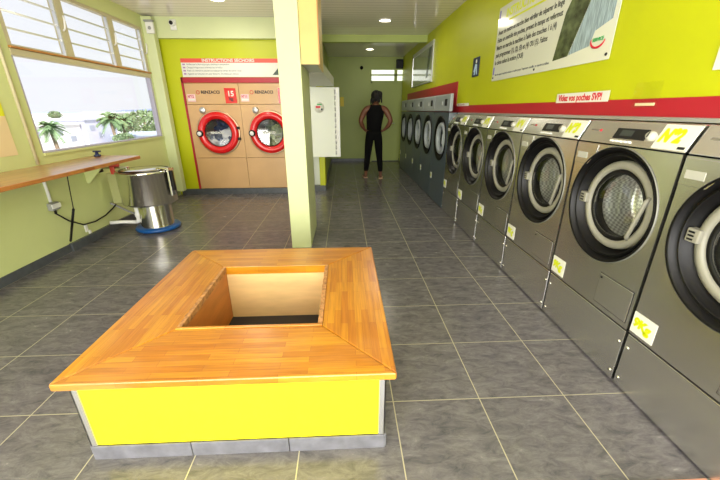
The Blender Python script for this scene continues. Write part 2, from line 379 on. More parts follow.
def washer(number):
    t = thing('washing_machine', 'steel washer', 'washing machine', group='steel washing machines along the right wall')
    b = MB(); b.box(-.352, -.347, .022, .74, .01, 1.21); b.box(.347, .352, .022, .74, .01, 1.21); b.box(-.352, .352, .735, .74, .01, 1.21); b.box(-.352, .352, .022, .74, .01, .03)
    b.box(-.346, .346, .03, .72, .05, .32)
    b.build('body', gap, t)
    k = box('kick_panel', steel2, -.3455, .3455, 0, .02, .012, .325, t, .003)
    for sx in (-.325, .325):
        for z in (.06, .25): MB().lathe([(1e-4, -.006), (.008, -.004), (.009, 0)], (sx, 0, z), 'y', 12).build('screw', polished, k)
    ring_plate(-.3455, .3455, .335, 1.225, 0, .908, .305, 0, .02).build('front_panel', steel, t)
    cp_ = MB(); cp_.prism([(0, 1.232), (.055, 1.347), (.74, 1.347), (.74, 1.232)], -.3455, .3455, 'x').build('control_panel', steel2, t, bevel=.003)
    d_ = Vector((0, .055, .115)).normalized(); nrm = Vector((0, -.115, .055)).normalized()
    tl = -math.atan2(.055, .115)
    def on(s, h=.002): p = Vector((0, 0, 1.232))+d_*s+nrm*h; return p
    def plate(name, m, x0, x1, s0, s1, h=.003, parent=t, slant=0):
        a, b_, c_, e_ = on(s0, 0), on(s1, 0), on(s1, h), on(s0, h)
        mb = MB(); q = [(a.y, a.z), (b_.y, b_.z), (c_.y, c_.z), (e_.y, e_.z)]
        mb.prism(q, x0, x1, 'x'); return mb.build(name, m, parent)
    dsp = plate('display', blackm, -.10, .105, .035, .09)
    box_lcd = plate('screen', mat('lcd_grey', (60, 66, 62), .3), -.06, .02, .05, .08, .0045, dsp)
    for i in range(5): plate('button', whiteplastic, -.10+i*.03, -.082+i*.03, .014, .024, .005)
    kp = on(.06, 0); kb = MB(); kb.lathe([(1e-4, -.02), (.016, -.02), (.019, -.015), (.025, 0)], (0, 0, 0), 'y', 24)
    kn = kb.build('knob', mat('knob_grey_plastic', (186, 184, 174), .4), t, (.132, kp.y, kp.z)); kn.rotation_euler = (tl, 0, 0)
    MB().box(-.002, .002, -.022, -.0201, -.014, .014).build('knob_pointer', black, kn)
    st = plate('number_sticker', stickerwhite, .170, .345, .006, .122, .0015)
    p = on(.066, .004); text(number, .082, stickeryellow, st, .182, p.y, p.z, tilt=tl, lean=.2, bold=.0055, squeeze=.78)
    p = on(.02, .003); box_ = plate('corner_mark', ink, .30, .335, .012, .024, .0022, st)
    lg = plate('brand_badge', mat('faint_badge', (150, 146, 134), .35, .6), -.30, -.235, .066, .076, .0015)
    plate('badge_dot', redink, -.228, -.214, .064, .077, .002, lg)
    # detergent drawer lid (upper left) with its paper label
    dl = MB().prism([(-.345, 1.218), (-.165, 1.218), (-.175, 1.165), (-.225, 1.105), (-.345, 1.105)], -.004, -.0002, 'y').build('detergent_lid', steel2, t, bevel=.0015)
    box('paper_label', mat('aged_label_paper', (180, 180, 168), .5), -.325, -.24, -.0055, -.0041, 1.135, 1.17, dl)
    # service hatch lower right
    hb = box('service_hatch', steel2, .09, .325, -.004, -.0012, .365, .54, t, .0015)
    box('hatch_gap', gap, .0865, .3285, -.0011, -.0001, .3615, .5435, hb)
    MB().lathe([(1e-4, -.007), (.006, -.006), (.007, -.004)], (.105, 0, .52), 'y', 12).build('hatch_lock', black, hb)
    # capacity sticker lower left
    cs = box('capacity_sticker', stickerwhite, -.345, -.215, -.0022, -.0004, .350, .462, t)
    text('9Kg', .066, stickeryellow, cs, -.338, -.0026, .41, lean=.1, bold=.004, rotz=-.05, squeeze=.92)
    # door
    C_ = (0, 0, .908)
    dr = MB().lathe([(.316, .0), (.316, -.004), (.308, -.007), (.300, .000), (.296, .026), (.284, .030), (.281, .016), (.276, .012), (.270, .018), (.267, .052), (.258, .056), (.254, .070), (.243, .076), (.243, .10), (.31, .10)], C_, 'y', 64).build('door_gasket', black, t)
    MB().lathe([(.318, -.0005), (.3185, -.003), (.3145, -.0055)], C_, 'y', 64).build('bezel', bezelm, dr)
    gr = MB().lathe([(.244, .085), (.243, .058), (.236, .047), (.215, .040), (.200, .046), (.196, .060), (.196, .085)], C_, 'y', 64).build('door', ringgrey, t)
    MB().lathe([(.197, .058), (.186, .052), (.178, .060), (.172, .11), (.196, .12)], C_, 'y', 48).build('inner_rim', black, gr)
    MB().lathe([(.178, .060), (.168, .048), (.14, .034), (.10, .026), (.05, .022), (1e-4, .021)], C_, 'y', 48).build('door_glass', doorglass, gr)
    MB().lathe([(.184, .056), (.179, .049), (.173, .056)], C_, 'y', 48).build('glass_trim', blackm, gr)
    hg = box('hinge', ringgrey, -.262, -.205, .022, .06, .905-.03, .905+.03, gr, .006)
    for i in range(3): box('hinge_slot', black, -.25, -.225, .019, .0225, .885+i*.016, .892+i*.016, gr)
    MB().tube([(.205, .045, 1.00), (.203, .032, .98), (.150, .030, .775), (.145, .045, .76)], [.009, .011, .011, .009], 10).build('door_handle', ringgrey, gr)
    MB().lathe([(.20, .125), (.235, .14), (.24, .34), (.2, .36), (1e-4, .37)], C_, 'y', 48).build('drum', drumm, t)
    return t

MY = [1.065, 1.775, 2.485, 3.195, 3.905, 4.60]
wlab = ['steel washing machine nearest the camera, its door cut by the right edge of the photo',
        'steel washing machine with a yellow N°2 sticker on its control panel',
        'steel washing machine with a yellow N°3 sticker, just beyond the N°2 washer',
        'steel washing machine fourth from the camera, between two other steel washers',
        'steel washing machine second from the grey machines in the steel row',
        'narrow-looking steel washing machine directly beside the first blue grey machine']
for i, y in enumerate(MY):
    o = washer('N°%d' % (i+1)); o['label'] = wlab[i]
    o.location = (1.447, y, 0); o.rotation_euler = (0, 0, -PI/2)
    if i == 5: o.scale = (.96, 1, 1)

# ------------------------------------------------------------------ blue-grey washing machines
def grey_washer():
    t = thing('washing_machine', 'grey washer', 'washing machine', group='blue grey washing machines at the far end of the row')
    W = .415
    b = MB(); b.box(-W, -W+.01, .02, .72, 0, 1.37); b.box(W-.01, W, .02, .72, 0, 1.37); b.box(-W, W, .71, .72, 0, 1.37); b.box(-W, W, .02, .72, 1.36, 1.37); b.box(-W, W, .02, .72, 0, .02)
    b.build('body', bluegrey, t)
    ring_plate(-W+.002, W-.002, .01, 1.372, .04, 1.0, .29, 0, .02).build('front_panel', bluegrey, t)
    cpn = MB(); cpn.prism([(.0, 1.385), (.0, 1.60), (.012, 1.615), (.045, 1.615), (.045, 1.385)], -W+.004, W-.004, 'x'); c_ = cpn.build('control_panel', panelgrey, t, bevel=.008)
    dv = box('display', blackm, .16, .27, -.004, .0, 1.46, 1.55, c_); box('coin_slot', alu, -.02, .03, -.004, 0, 1.47, 1.52, c_)
    C_ = (.04, 0, 1.0)
    MB().lathe([(.325, 0), (.325, -.010), (.31, -.016), (.28, -.004), (.235, .02), (.23, .06)], C_, 'y', 48).build('door_gasket', black, t)
    d_ = MB().lathe([(.232, .05), (.23, .005), (.215, -.012), (.185, -.010), (.172, .01), (.17, .05)], C_, 'y', 48).build('door', panelgrey, t)
    MB().lathe([(.17, .02), (.12, .03), (.05, .035), (1e-4, .036)], C_, 'y', 48).build('door_glass', doorglass, d_)
    MB().lathe([(.19, .1), (.24, .14), (.24, .42), (1e-4, .44)], C_, 'y', 40).build('drum', drumm, t)
    box('door_handle', panelgrey, .20, .235, -.02, .005, .93, 1.07, d_, .004)
    cs = box('capacity_sticker', stickerwhite, -W+.02, -W+.11, -.002, -.0004, .33, .43, t)
    text('7Kg', .05, stickeryellow, cs, -W+.022, -.0024, .38, bold=.002, squeeze=.8)
    return t
g0 = grey_washer()
glab = ['blue grey washing machine next to the last steel washer, nearest of the five grey ones',
        'blue grey washing machine second from the steel washers',
        'blue grey washing machine in the middle of the five grey ones',
        'blue grey washing machine second from the back of the corridor',
        'farthest blue grey washing machine, closest to the back door']
for i in range(5):
    o = g0 if i == 0 else copy_tree(g0); o['label'] = glab[i]
    o.location = (1.447, 5.36+i*.84, 0); o.rotation_euler = (0, 0, -PI/2)

# ------------------------------------------------------------------ dryers
def dryer(number, load):
    t = thing('tumble_dryer', 'dryer', 'tumble dryer', group='beige tumble dryers with red doors')
    W = .430
    b = MB(); b.box(-W, -W+.01, .02, .9, .10, 1.82); b.box(W-.01, W, .02, .9, .10, 1.82); b.box(-W, W, .89, .9, .10, 1.82); b.box(-W, W, .02, .9, 1.81, 1.82); b.box(-W, W, .02, .9, .10, .12)
    b.build('body', beige, t)
    tp = box('header_panel', beige, -W, W, 0, .02, 1.503, 1.82, t, .003)
    ring_plate(-W, W,   .640, 1.497, .022, 1.05, .31, 0, .02).build('front_panel', beige, t)
    box('lower_panel', beige, -W, W, 0, .02, .105, .634, t, .003)
    MB().lathe([(.022, -.001), (.022, -.003), (.030, -.003), (.030, -.001)], (-.225, 0, 1.685), 'y', 24).build('brand_ring', redink, tp)
    text('RENZACCI', .062, ink, tp, -.175, -.002, 1.685, bold=.0025, squeeze=1.0)
    sg = MB(); sg.prism([(.205, 1.515), (.392, 1.52), (.385, 1.745), (.20, 1.75)], -.004, -.0003, 'y'); sg = sg.build('price_sign', redgloss, tp)
    text('15', .11, stickerwhite, sg, .298, -.0045, 1.66, align='CENTER', bold=.003); text('kg', .07, ink, sg, .298, -.0045, 1.585, align='CENTER', bold=.002)
    ns = box('number_sticker', mat('pink_sticker', (236, 196, 196), .4), -.405, -.275, -.002, -.0003, 1.545, 1.655, tp)
    text(number, .055, mat('dark_pink_ink', (190, 60, 80), .5), ns, -.395, -.0026, 1.62, bold=.002, squeeze=.8); box('sticker_stripe', stickerwhite, -.395, -.285, -.0027, -.0021, 1.562, 1.585, ns)
    C_ = (.022, 0, 1.05)
    rim = MB().lathe([(.362, 0), (.362, -.012), (.348, -.018), (.30, -.01), (.30, .03)], C_, 'y', 64).build('door_surround', mat('champagne_rim', (190, 160, 130), .3, .6), t)
    d_ = MB().lathe([(.335, -.015), (.338, -.035), (.320, -.060), (.285, -.068), (.250, -.060), (.228, -.045), (.222, -.015), (.222, .02)], C_, 'y', 64).build('door', redgloss, t)
    MB().lathe([(.224, -.03), (.218, -.038), (.212, -.03)], C_, 'y', 48).build('glass_trim', black, d_)
    MB().lathe([(.222, -.02), (.15, -.012), (.07, -.008), (1e-4, -.006)], C_, 'y', 48).build('door_glass', doorglass, d_)
    lk = MB().lathe([(1e-4, -.105), (.03, -.105), (.034, -.098), (.034, -.09)], (-.272, 0, 1.045), 'y', 24).build('door_lock', whiteplastic, d_)
    MB().lathe([(1e-4, -.09), (.052, -.09), (.055, -.08), (.055, -.05)], (-.272, 0, 1.045), 'y', 28).build('lock_base', black, d_)
    for z in (.955, 1.13): box('hinge', black, .338, .385, -.06, -.012, z-.022, z+.022, d_, .006)
    MB().lathe([(1e-4, -.03), (.04, -.03), (.05, -.02), (.055, 0)], (-.19, 0, 1.41), 'y', 24).build('vent_cap', alu, t)
    text('RENZACCI', .045, stickerwhite, d_, 0, -.026, 1.055, align='CENTER', bold=.002)
    MB().lathe([(.30, .03), (.34, .06), (.34, .70), (1e-4, .72)], C_, 'y', 48).build('drum', drumm, t)
    return t
def laundry(label, x, cols, seed):
    rnd = random.Random(seed)
    t = thing('laundry_load', label, 'laundry', (x+.022, DY+.22, .735), 0, 'laundry inside the dryers')
    for i, (cx, cz, r, cidx) in enumerate([(-.09, .25, .15, 0), (.10, .30, .14, 1), (0.02, .14, .17, 2), (-.14, .16, .12, 1), (.15, .16, .12, 0), (0, .40, .12, 3)]):
        bm = bmesh.new(); bmesh.ops.create_icosphere(bm, subdivisions=4, radius=1)
        ph = [rnd.uniform(0, 6) for _ in range(6)]
        for v in bm.verts:
            p = v.co; k = 1+.16*math.sin(5*p.x+ph[0]+2*p.z)+.12*math.sin(7*p.z+ph[1])+.08*math.sin(11*p.x*p.z+ph[2]+6*p.y)
            v.co = Vector((p.x*r*k+cx, p.y*.15*k, p.z*r*k*.85+cz))
        me = bpy.data.meshes.new('garment'); bm.to_mesh(me); bm.free()
        for pg in me.polygons: pg.use_smooth = True
        me.materials.append(cols[cidx]); o = bpy.data.objects.new('garment', me); COL.objects.link(o); o.parent = t
cwhite = mat('white_linen', (228, 230, 238), .8); cblue = mat('blue_denim', (50, 66, 110), .85); cgrey = mat('grey_cotton', (120, 130, 128), .85); cgreen = mat('grey_green_cotton', (84, 100, 92), .85); cdark = mat('dark_cotton', (46, 48, 56), .85)
d1 = dryer('N°12', None); d1.location = (-2.148, DY, 0); d1['label'] = 'left beige tumble dryer with red porthole, blue and white laundry inside'
d2 = dryer('N°11', None); d2.location = (-1.283, DY, 0); d2['label'] = 'right beige tumble dryer with red porthole, partly hidden behind the pale pillar'
laundry('blue and white laundry behind the glass of the left dryer', -2.148, [cblue, cwhite, cwhite, cblue], 1)
laundry('grey green laundry behind the glass of the right dryer', -1.283, [cgrey, cgreen, cdark, cgreen], 5)
struct(box('trim_10', red, -2.61, -2.581, DY-.012, DY+.01, .10, 1.905)); struct(box('trim_11', red, -2.60, -.86, DY-.012, DY+.01, 1.825, 1.905))
# instruction banner over the dryers
bn = thing('instruction_banner', 'long red and white banner headed INSTRUCTIONS SECHOIRS above the two dryers', 'sign', (-1.70, DY-.013, 1.91))
box('board', stickerwhite, -.86, .84, 0, .012, 0, .265, bn); box('header_stripe', mat('salmon_red', (222, 84, 70), .45), -.86, .84, -.003, -.0002, .205, .265, bn)
text('INSTRUCTIONS SECHOIRS', .062, stickerwhite, bn, -.53, -.0045, .235, bold=.0015, squeeze=1.12)
for i, s in enumerate(['Vérifiez que le filtre est propre, choisissez la température', 'Chargez le linge essoré et fermez bien le hublot', 'Payez à la centrale de paiement en indiquant le numéro du séchoir choisi', 'Appuyez sur le bouton vert pour démarrer, 10 minutes par pression']):
    text(s, .034, softink, bn, -.78, -.001, .180-i*.045, squeeze=.85); box('bullet', mat('pale_violet_ink', (170, 130, 180), .5), -.84, -.80, -.0012, -.0002, .168-i*.045, .190-i*.045, bn)
MB().prism([(.56, .03), (.78, .03), (.80, .19), (.70, .18), (.62, .09)], -.0018, -.0003, 'y').build('picture', mat('dark_green_picture', (88, 110, 100), .5, noise=.6, nscale=12), bn)

# ------------------------------------------------------------------ square timber bench in the foreground
bt = thing('planter_bench', 'square wooden-topped bench with bright yellow sides and a square opening in the middle', 'bench', (-.475, 1.725, 0))
bx0, bx1, by0, by1 = -.625, .625, -.635, .635
zt = .435; tk = .034
for n_, a in (('side_panel', (bx0+.004, bx1-.004, by0+.004, by0+.020)), ('side_panel', (bx0+.004, bx1-.004, by1-.02, by1-.004)), ('side_panel', (bx0+.004, bx0+.02, by0+.02, by1-.02)), ('side_panel', (bx1-.02, bx1-.004, by0+.02, by1-.02))):
    box(n_, yellow, a[0], a[1], a[2], a[3], .078, zt-tk, bt)
for sx, sy_ in ((-1, -1), (1, -1), (1, 1), (-1, 1)):
    x, y = sx*.625, sy_*.635
    m_ = MB(); m_.box(min(x, x-sx*.026), max(x, x-sx*.026), min(y, y-sy_*.004), max(y, y-sy_*.004), .078, zt-tk-.001); m_.box(min(x, x-sx*.004), max(x, x-sx*.004), min(y, y-sy_*.026), max(y, y-sy_*.026), .078, zt-tk-.001)
    m_.build('corner_trim', alu, bt)
for k in range(3): box('skirting_tile', skirtlight, bx0-.003+k*.4185, bx0-.003+k*.4185+.4155 if k < 2 else bx1+.003, by0-.004, by0+.003, 0, .076, bt, .002)
box('skirting_tile', skirtlight, bx0-.010, bx0+.003, by0+.004, by1, 0, .076, bt, .002); box('skirting_tile', skirtlight, bx1-.003, bx1+.010, by0+.004, by1, 0, .076, bt, .002); box('skirting_tile', skirtlight, bx0, bx1, by1+.001, by1+.010, 0, .076, bt, .002)
ox0, ox1, oy0, oy1 = -.672, .665, -.660, .676      # outline of the top
ix0, ix1, iy0, iy1 = -.348, .350, -.325, .372      # opening
g = .0012
def board(pts, m): MB().prism(pts, zt-tk, zt, 'z').build('top_board', m, bt, bevel=.005)
board([(ox0+g, oy0), (ox1-g, oy0), (ix1-g, iy0), (ix0+g, iy0)], wood_x); board([(ox0+g, oy1), (ix0+g, iy1), (ix1-g, iy1), (ox1-g, oy1)], wood_x)
board([(ox0, oy0+g), (ix0, iy0+g), (ix0, iy1-g), (ox0, oy1-g)], wood_y); board([(ox1, oy0+g), (ox1, oy1-g), (ix1, iy1-g), (ix1, iy0+g)], wood_y)
def rough_strip(x0, x1, y0, y1, z0, z1):
    mb = MB(); n = 36; rnd = random.Random(3); vs = []
    for i in range(n+1):
        y = y0+(y1-y0)*i/n; j = rnd.uniform(-.003, .003)
        vs += [(x0+j, y, z0), (x1+j*.3, y, z0), (x1+j*.3, y, z1+j*.5), (x0+j, y, z1-abs(j))]
    fs = [(4*i+a, 4*i+(a+1) % 4, 4*i+4+(a+1) % 4, 4*i+4+a) for i in range(n) for a in range(4)]+[(0, 1, 2, 3), (4*n+3, 4*n+2, 4*n+1, 4*n)]
    return mb.add(vs, fs)
rough_strip(ix0, ix0+.022, iy0+.018, iy1-.018, zt-.030, zt+.004).build('opening_cleat', roughply, bt); rough_strip(ix1-.022, ix1, iy0+.018, iy1-.018, zt-.030, zt+.004).build('opening_cleat', roughply, bt)
box('opening_cleat', wood_x, ix0, ix1, iy1-.016, iy1, zt-.050, zt+.005, bt, .002); box('opening_cleat', wood_x, ix0, ix1, iy0, iy0+.016, zt-.050, zt+.005, bt, .002)
box('inner_lining', ply, ix0+.02, ix1-.02, iy1-.018, iy1-.004, .02, zt-.05, bt); box('inner_lining', ply, ix0+.02, ix1-.02, iy0+.004, iy0+.018, .02, zt-.05, bt)
box('inner_lining', plyorange, ix0+.004, ix0+.018, iy0, iy1, .056, zt-.031, bt); box('inner_lining', plyorange, ix1-.018, ix1-.004, iy0, iy1, .056, zt-.031, bt)
box('inner_floor', mat('dark_inner_floor', (44, 40, 38), .8), ix0, ix1, iy0, iy1, .03, .055, bt)

# ------------------------------------------------------------------ folding counter under the window
ct = thing('wall_counter', 'long varnished wooden counter along the left wall under the window', 'counter', (-2.65, 3.0, .885))
MB().prism([(-.298, -1.9), (.29, -1.9), (.265, 1.17), (-.298, 1.26)], 0, .035, 'z').build('worktop', countertop, ct, bevel=.005)
for y in (-1.2, 1.0):
    MB().prism([(-.298, -.001), (-.02, -.001), (-.27, -.25), (-.298, -.25)], y, y+.02, 'y').build('bracket', pale, ct)
MB().tube([(.20, .12, -.002), (.06, .25, -.35)], .004, 8).build('brace_rod', black, ct)
MB().tube([(.06, .25, -.35), (-.262, .49, -.76)], .011, 10).build('brace_sleeve', black, ct)
tp_ = thing('small_dark_object', 'small dark blue object standing at the far end of the wooden counter', 'small object', (-2.84, 4.13, .9205))  # unidentified small dark item, given a generic shape
MB().lathe([(1e-4, 0), (.035, 0), (.035, .018), (.018, .022), (.016, .05), (1e-4, .052)], (0, 0, 0), 'z', 20).build('base', mat('navy_plastic', (36, 44, 78), .4), tp_)
box('cap', mat('navy_cap', (28, 32, 60), .4), -.035, .045, -.014, .014, .046, .064, tp_, .004)

# ------------------------------------------------------------------ conduit, cable box, cables and pipe
cd = thing('wall_conduit', 'pale vertical conduit running down the left wall behind the counter', 'conduit', (XL, 3.44, 0))
m_ = MB().tube([(.012, 0, .56), (.012, 0, .884)], .014, 10); m_.build('tube', whiteplastic, cd)
m_ = MB().tube([(.012, 0, .93), (.012, 0, 2.70)], .014, 10); m_.build('tube', frameolive, cd)
jb = thing('junction_box', 'grey plastic cable box on the left wall below the counter', 'junction box', (XL, 3.44, .50))
box('box_body', greyplastic, .002, .05, -.05, .05, -.02, .055, jb, .006); box('box_lid', whiteplastic, .05, .06, -.055, .055, .0, .045, jb, .003)
MB().tube([(.025, 0, -.02), (.025, 0, -.06)], .012, 10).build('cable_gland', black, jb)
tag(MB().tube([(-2.925, 3.44, .44), (-2.91, 3.55, .33), (-2.905, 3.72, .23), (-2.905, 3.90, .21), (-2.90, 4.08, .23), (-2.88, 4.20, .28), (-2.85, 4.24, .325)], .008, 8).build('black_cable', black), 'black cable sagging from the cable box to the spin extractor', 'cable')
tag(MB().tube([(-2.905, 4.23, .34), (-2.87, 4.30, .28), (-2.80, 4.36, .20), (-2.72, 4.36, .16)], .012, 8).build('flexible_hose', greyplastic), 'short grey flexible hose hanging beside the spin extractor', 'hose')
wc = thing('wall_clip', 'pale plastic cable clip on the wall just above the skirting', 'cable clip', (XL+.0, 3.74, .17))
box('clip_body', whiteplastic, .037, .05, -.02, .02, -.03, .05, wc, .004); box('clip_arm', whiteplastic, .037, .055, .02, .05, -.06, -.02, wc, .004)
pp = thing('drain_pipe', 'pale grey drain pipe lying along the skirting and rising into the spin extractor', 'pipe', (-2.8, 4.2, 0))
MB().tube([(-.085, -.10, .13), (.05, -.04, .12), (.18, -.02, .11)], .022, 12).build('floor_run', whiteplastic, pp)
MB().tube([(.18, -.02, .11), (.21, -.02, .12), (.217, -.02, .15), (.217, -.02, .33)], .024, 12).build('riser', whiteplastic, pp)
MB().tube([(.217, -.02, .18), (.217, -.02, .22)], .031, 12).build('collar', whiteplastic, pp)

# ------------------------------------------------------------------ spin extractor
sx_ = thing('spin_extractor', 'polished stainless steel spin extractor standing on a blue ring by the left wall', 'spin dryer', (-2.40, 4.26, 0))
MB().lathe([(1e-4, .012), (.20, .012), (.252, .012), (.258, .03), (.246, .05), (.19, .056), (1e-4, .056)], (0, 0, 0), 'z', 48).build('base_ring', bluering, sx_)
MB().lathe([(.190, .056), (.186, .08), (.186, .35)], (0, 0, 0), 'z', 48).build('pedestal', polished, sx_)
MB().lathe([(.05, .345), (.28, .345), (.298, .352), (.304, .37), (.304, .715), (.310, .722), (.310, .742), (.298, .748), (.262, .742)], (-.022, 0, 0), 'z', 56).build('drum_housing', polished, sx_)
ld = MB().lathe([(.262, .738), (.25, .752), (.16, .762), (1e-4, .764)], (-.022, 0, 0), 'z', 48).build('lid', polished, sx_)
MB().lathe([(.262, .7385), (.272, .7492), (.252, .7535)], (-.022, 0, 0), 'z', 48).build('lid_seal', black, ld)
m_ = MB(); m_.box(.16, .30, -.10, .00, .755, .775); m_.box(.285, .31, -.11, -.02, .44, .775); m_.build('lid_latch', polished, sx_, bevel=.006)
box('latch_grip', black, .312, .330, -.09, -.04, .50, .74, sx_, .006)
box('control_box', mat('olive_control_box', (176, 178, 120), .45), -.50, -.345, .02, .14, .33, .70, sx_, .006)
m_ = MB(); m_.box(-.52, -.20, -.05, .01, .765, .785); m_.build('brake_arm', polished, sx_, bevel=.004); box('arm_end', black, -.535, -.515, -.055, .015, .72, .765, sx_, .004)
rc = MB(); rc.box(-.42, -.30, -.03, .0, .786, .815); rc.box(-.36, -.33, -.02, .01, .815, .85); rc.box(-.385, -.335, -.07, -.052, .70, .79); rc.build('release_handle', mat('faded_red_plastic', (206, 74, 60), .4), sx_, bevel=.006)

# ------------------------------------------------------------------ payment cabinet, hood and plywood box behind the pillar
pc = thing('payment_cabinet', 'white metal cabinet fixed behind the pillar with a small round sticker', 'cabinet', (-.40, 5.4, .73))
box('body', whitepaint, -.24, .268, .0, .60, 0, .99, pc, .004)
sd = box('side_rail', whiteplastic, .270, .335, .0, .03, 0, .985, pc, .003)
for i in range(12): MB().lathe([(1e-4, 0), (.012, 0), (.012, .05), (1e-4, .05)], (.27, -.006, .04+i*.078), 'z', 10).build('hinge_knuckle', alu, sd)
s_ = MB().lathe([(1e-4, -.0005), (.075, -.0005), (.075, -.0025), (1e-4, -.0025)], (.035, 0, .715), 'y', 28).build('round_sticker', stickerwhite, pc)
box('sticker_mark', redink, -.015, .055, -.0042, -.0026, .705, .735, s_); box('sticker_mark', greenink, .005, .075, -.0042, -.0026, .748, .765, s_); box('sticker_mark', ink, .06, .085, -.0042, -.0026, .675, .70, s_)
hd = MB(); hv = [(-.58, 4.27, 1.80), (-.225, 4.27, 1.80), (-.14, 5.41, 1.73), (-.58, 5.41, 1.73), (-.58, 4.27, 1.90), (-.225, 4.27, 1.90), (-.14, 5.41, 1.84), (-.58, 5.41, 1.84)]
hd.add(hv, [(3, 2, 1, 0), (4, 5, 6, 7), (0, 1, 5, 4), (1, 2, 6, 5), (2, 3, 7, 6), (3, 0, 4, 7)])
tag(hd.build('sloping_hood', mat('pale_grey_sheet', (188, 192, 176), .45)), 'pale grey sloping hood between the plywood box and the white cabinet', 'hood')
wbx = thing('plywood_duct', 'tall pale plywood box hanging from the ceiling beside the pillar top', 'box', (-.302, 3.50, 1.80))
dply = mat('pale_duct_ply', (212, 186, 112), .5, noise=.08, nscale=5)
box('front_board', dply, -.080, .080, 0, .016, 0, .915, wbx); box('side_board', dply, .064, .080, .017, .74, 0, .915, wbx); box('bottom_board', mat('grey_duct_bottom', (170, 174, 158), .5), -.080, .063, .017, .74, 0, .012, wbx); box('corner_strip', transomwood, .081, .090, -.004, .014, 0, .915, wbx)

# ------------------------------------------------------------------ things on the walls
RW = -PI/2
ps = thing('laundry_poster', 'large glossy instruction board with black text and a waterfall picture on the lime wall', 'poster', (1.597, 3.10, 1.69), RW)
box('board', mat('poster_paper', (222, 224, 208), .14, coat=.5), -.87, .87, 0, .003, 0, .665, ps).location = (0, -.006, 0)
yb = box('title_bar', stickeryellow, -.62, .20, -.0072, -.0062, .512, .528, ps)
text('INSTRUCTIONS LAVAGE', .100, stickeryellow, ps, -.70, -.0068, .585, bold=.003, squeeze=.95)
for i, s in enumerate(['Avant de mettre en marche bien vérifier de séparer le linge', 'Faites un contrôle des poches, prenez le temps et refermez', 'Mettre en marche la machine à l\'aide des touches 1 à (4)', 'puis programmer (1), (2), (3) et (4) OU (5). Faites', 'le choix selon la notice (OUI)']):
    text(s, .058, ink, ps, -.83, -.0068, .440-i*.068, bold=.0007, squeeze=[.80, .80, .80, .82, .86][i])
text('Merci de respecter le matériel et de laisser cet endroit propre. Température conseillée : se reporter au tableau', .028, softink, ps, -.80, -.0068, .055, squeeze=.8)
MB().prism([(.26, .06), (.44, .07), (.60, .40), (.62, .66), (.49, .66), (.44, .52), (.33, .36)], -.0082, -.0062, 'y').build('rock_picture', mat('mossy_rock_picture', (82, 92, 62), .25, noise=.75, nscale=14), ps)
MB().prism([(.45, .075), (.66, .10), (.69, .18), (.83, .22), (.845, .66), (.625, .66), (.605, .40)], -.0082, -.0062, 'y').build('waterfall_picture', mat('waterfall_picture', (160, 180, 190), .2, noise=.45, nscale=16, stretch=(6, 1, .6)), ps)
MB().tube([(.74+.065*math.cos(a), -.0095, .125+.045*math.sin(a)) for a in [PI*.95+PI*1.0*k/14 for k in range(15)]], [.002+.005*math.sin(PI*k/14) for k in range(15)], 6).build('logo_swoosh', redink, ps)
text('SERVICE', .028, greenink, ps, .74, -.0095, .125, align='CENTER', bold=.001)
for x in (-.84, 0, .84):
    for z in (.03,): MB().lathe([(1e-4, -.013), (.008, -.011), (.01, -.006)], (x, 0, z), 'y', 12).build('screw', ink, ps)
for z in (.57, .06): box('corner_mark', mat('violet_ink', (110, 110, 190), .5), -.855, -.825, -.0072, -.0062, z, z+.07, ps)

fp = thing('framed_board', 'aluminium-framed glossy board high on the lime wall over the grey machines', 'framed board', (1.597, 7.65, 1.88), RW)
box('panel', mat('glossy_dark_board', (150, 156, 138), .06, coat=1), -.93, .93, -.012, -.002, .02, .66, fp)
m_ = MB(); m_.box(-.95, .95, -.02, -.001, 0, .022); m_.box(-.95, .95, -.02, -.001, .60, .67); m_.box(-.95, -.93, -.02, -.001, .022, .60); m_.box(.92, .95, -.02, -.001, .022, .60); m_.build('frame', alu, fp)
MB().prism([(.45, .10), (.60, .10), (.80, .58), (.62, .58)], -.0135, -.0122, 'y').build('picture', mat('blue_green_picture', (40, 66, 70), .2, noise=.5, nscale=10), fp)

ss = thing('pictogram_sign', 'small dark blue pictogram sign on the lime wall left of the big poster', 'sign', (1.597, 4.50, 1.78), RW)
box('plate', mat('dark_blue_plate', (24, 40, 78), .35), -.105, .105, -.008, -.001, 0, .21, ss, .003)
MB().lathe([(1e-4, -.0098), (.022, -.0098), (.022, -.0081), (1e-4, -.0081)], (.01, 0, .165), 'y', 18).build('pictogram_head', stickerwhite, ss)
MB().prism([(-.005, .02), (.02, .10), (.04, .02), (.065, .02), (.04, .13), (-.015, .14), (-.06, .06), (-.04, .05), (-.02, .09), (-.04, .02)], -.0098, -.0081, 'y').build('pictogram_body', mat('pale_blue_ink', (190, 215, 240), .4), ss)

vs = thing('pocket_notice', 'narrow white sticker reading Videz vos poches SVP above the red band', 'sticker', (1.5985, 2.42, 1.452), RW)
box('paper', stickerwhite, -.27, .27, -.009, -.0072, 0, .062, vs); text('Videz vos poches SVP!', .058, redink, vs, -.245, -.0095, .03, bold=.0018, squeeze=.86)
vs2 = thing('white_strip_sticker', 'faint narrow white sticker on the lime wall near the step of the red band', 'sticker', (1.5985, 4.85, 1.452), RW)
box('paper', stickerwhite, -.24, .24, -.009, -.0072, 0, .035, vs2); text('Videz vos poches SVP!', .03, mat('pink_ink', (200, 130, 130), .5), vs2, -.2, -.0095, .017)
hl = thing('document_holder', 'clear plastic document holder on the red band to the right of the pocket notice', 'holder', (1.5915, 1.865, 1.415), RW)
box('clear_pocket', glassmat('clear_acrylic', (.99, .99, .97), .02), -.085, .085, -.014, -.010, 0, .125, hl); box('paper_slip', mat('cream_paper', (240, 226, 190), .5), -.065, .055, -.008, -.002, .010, .024, hl)
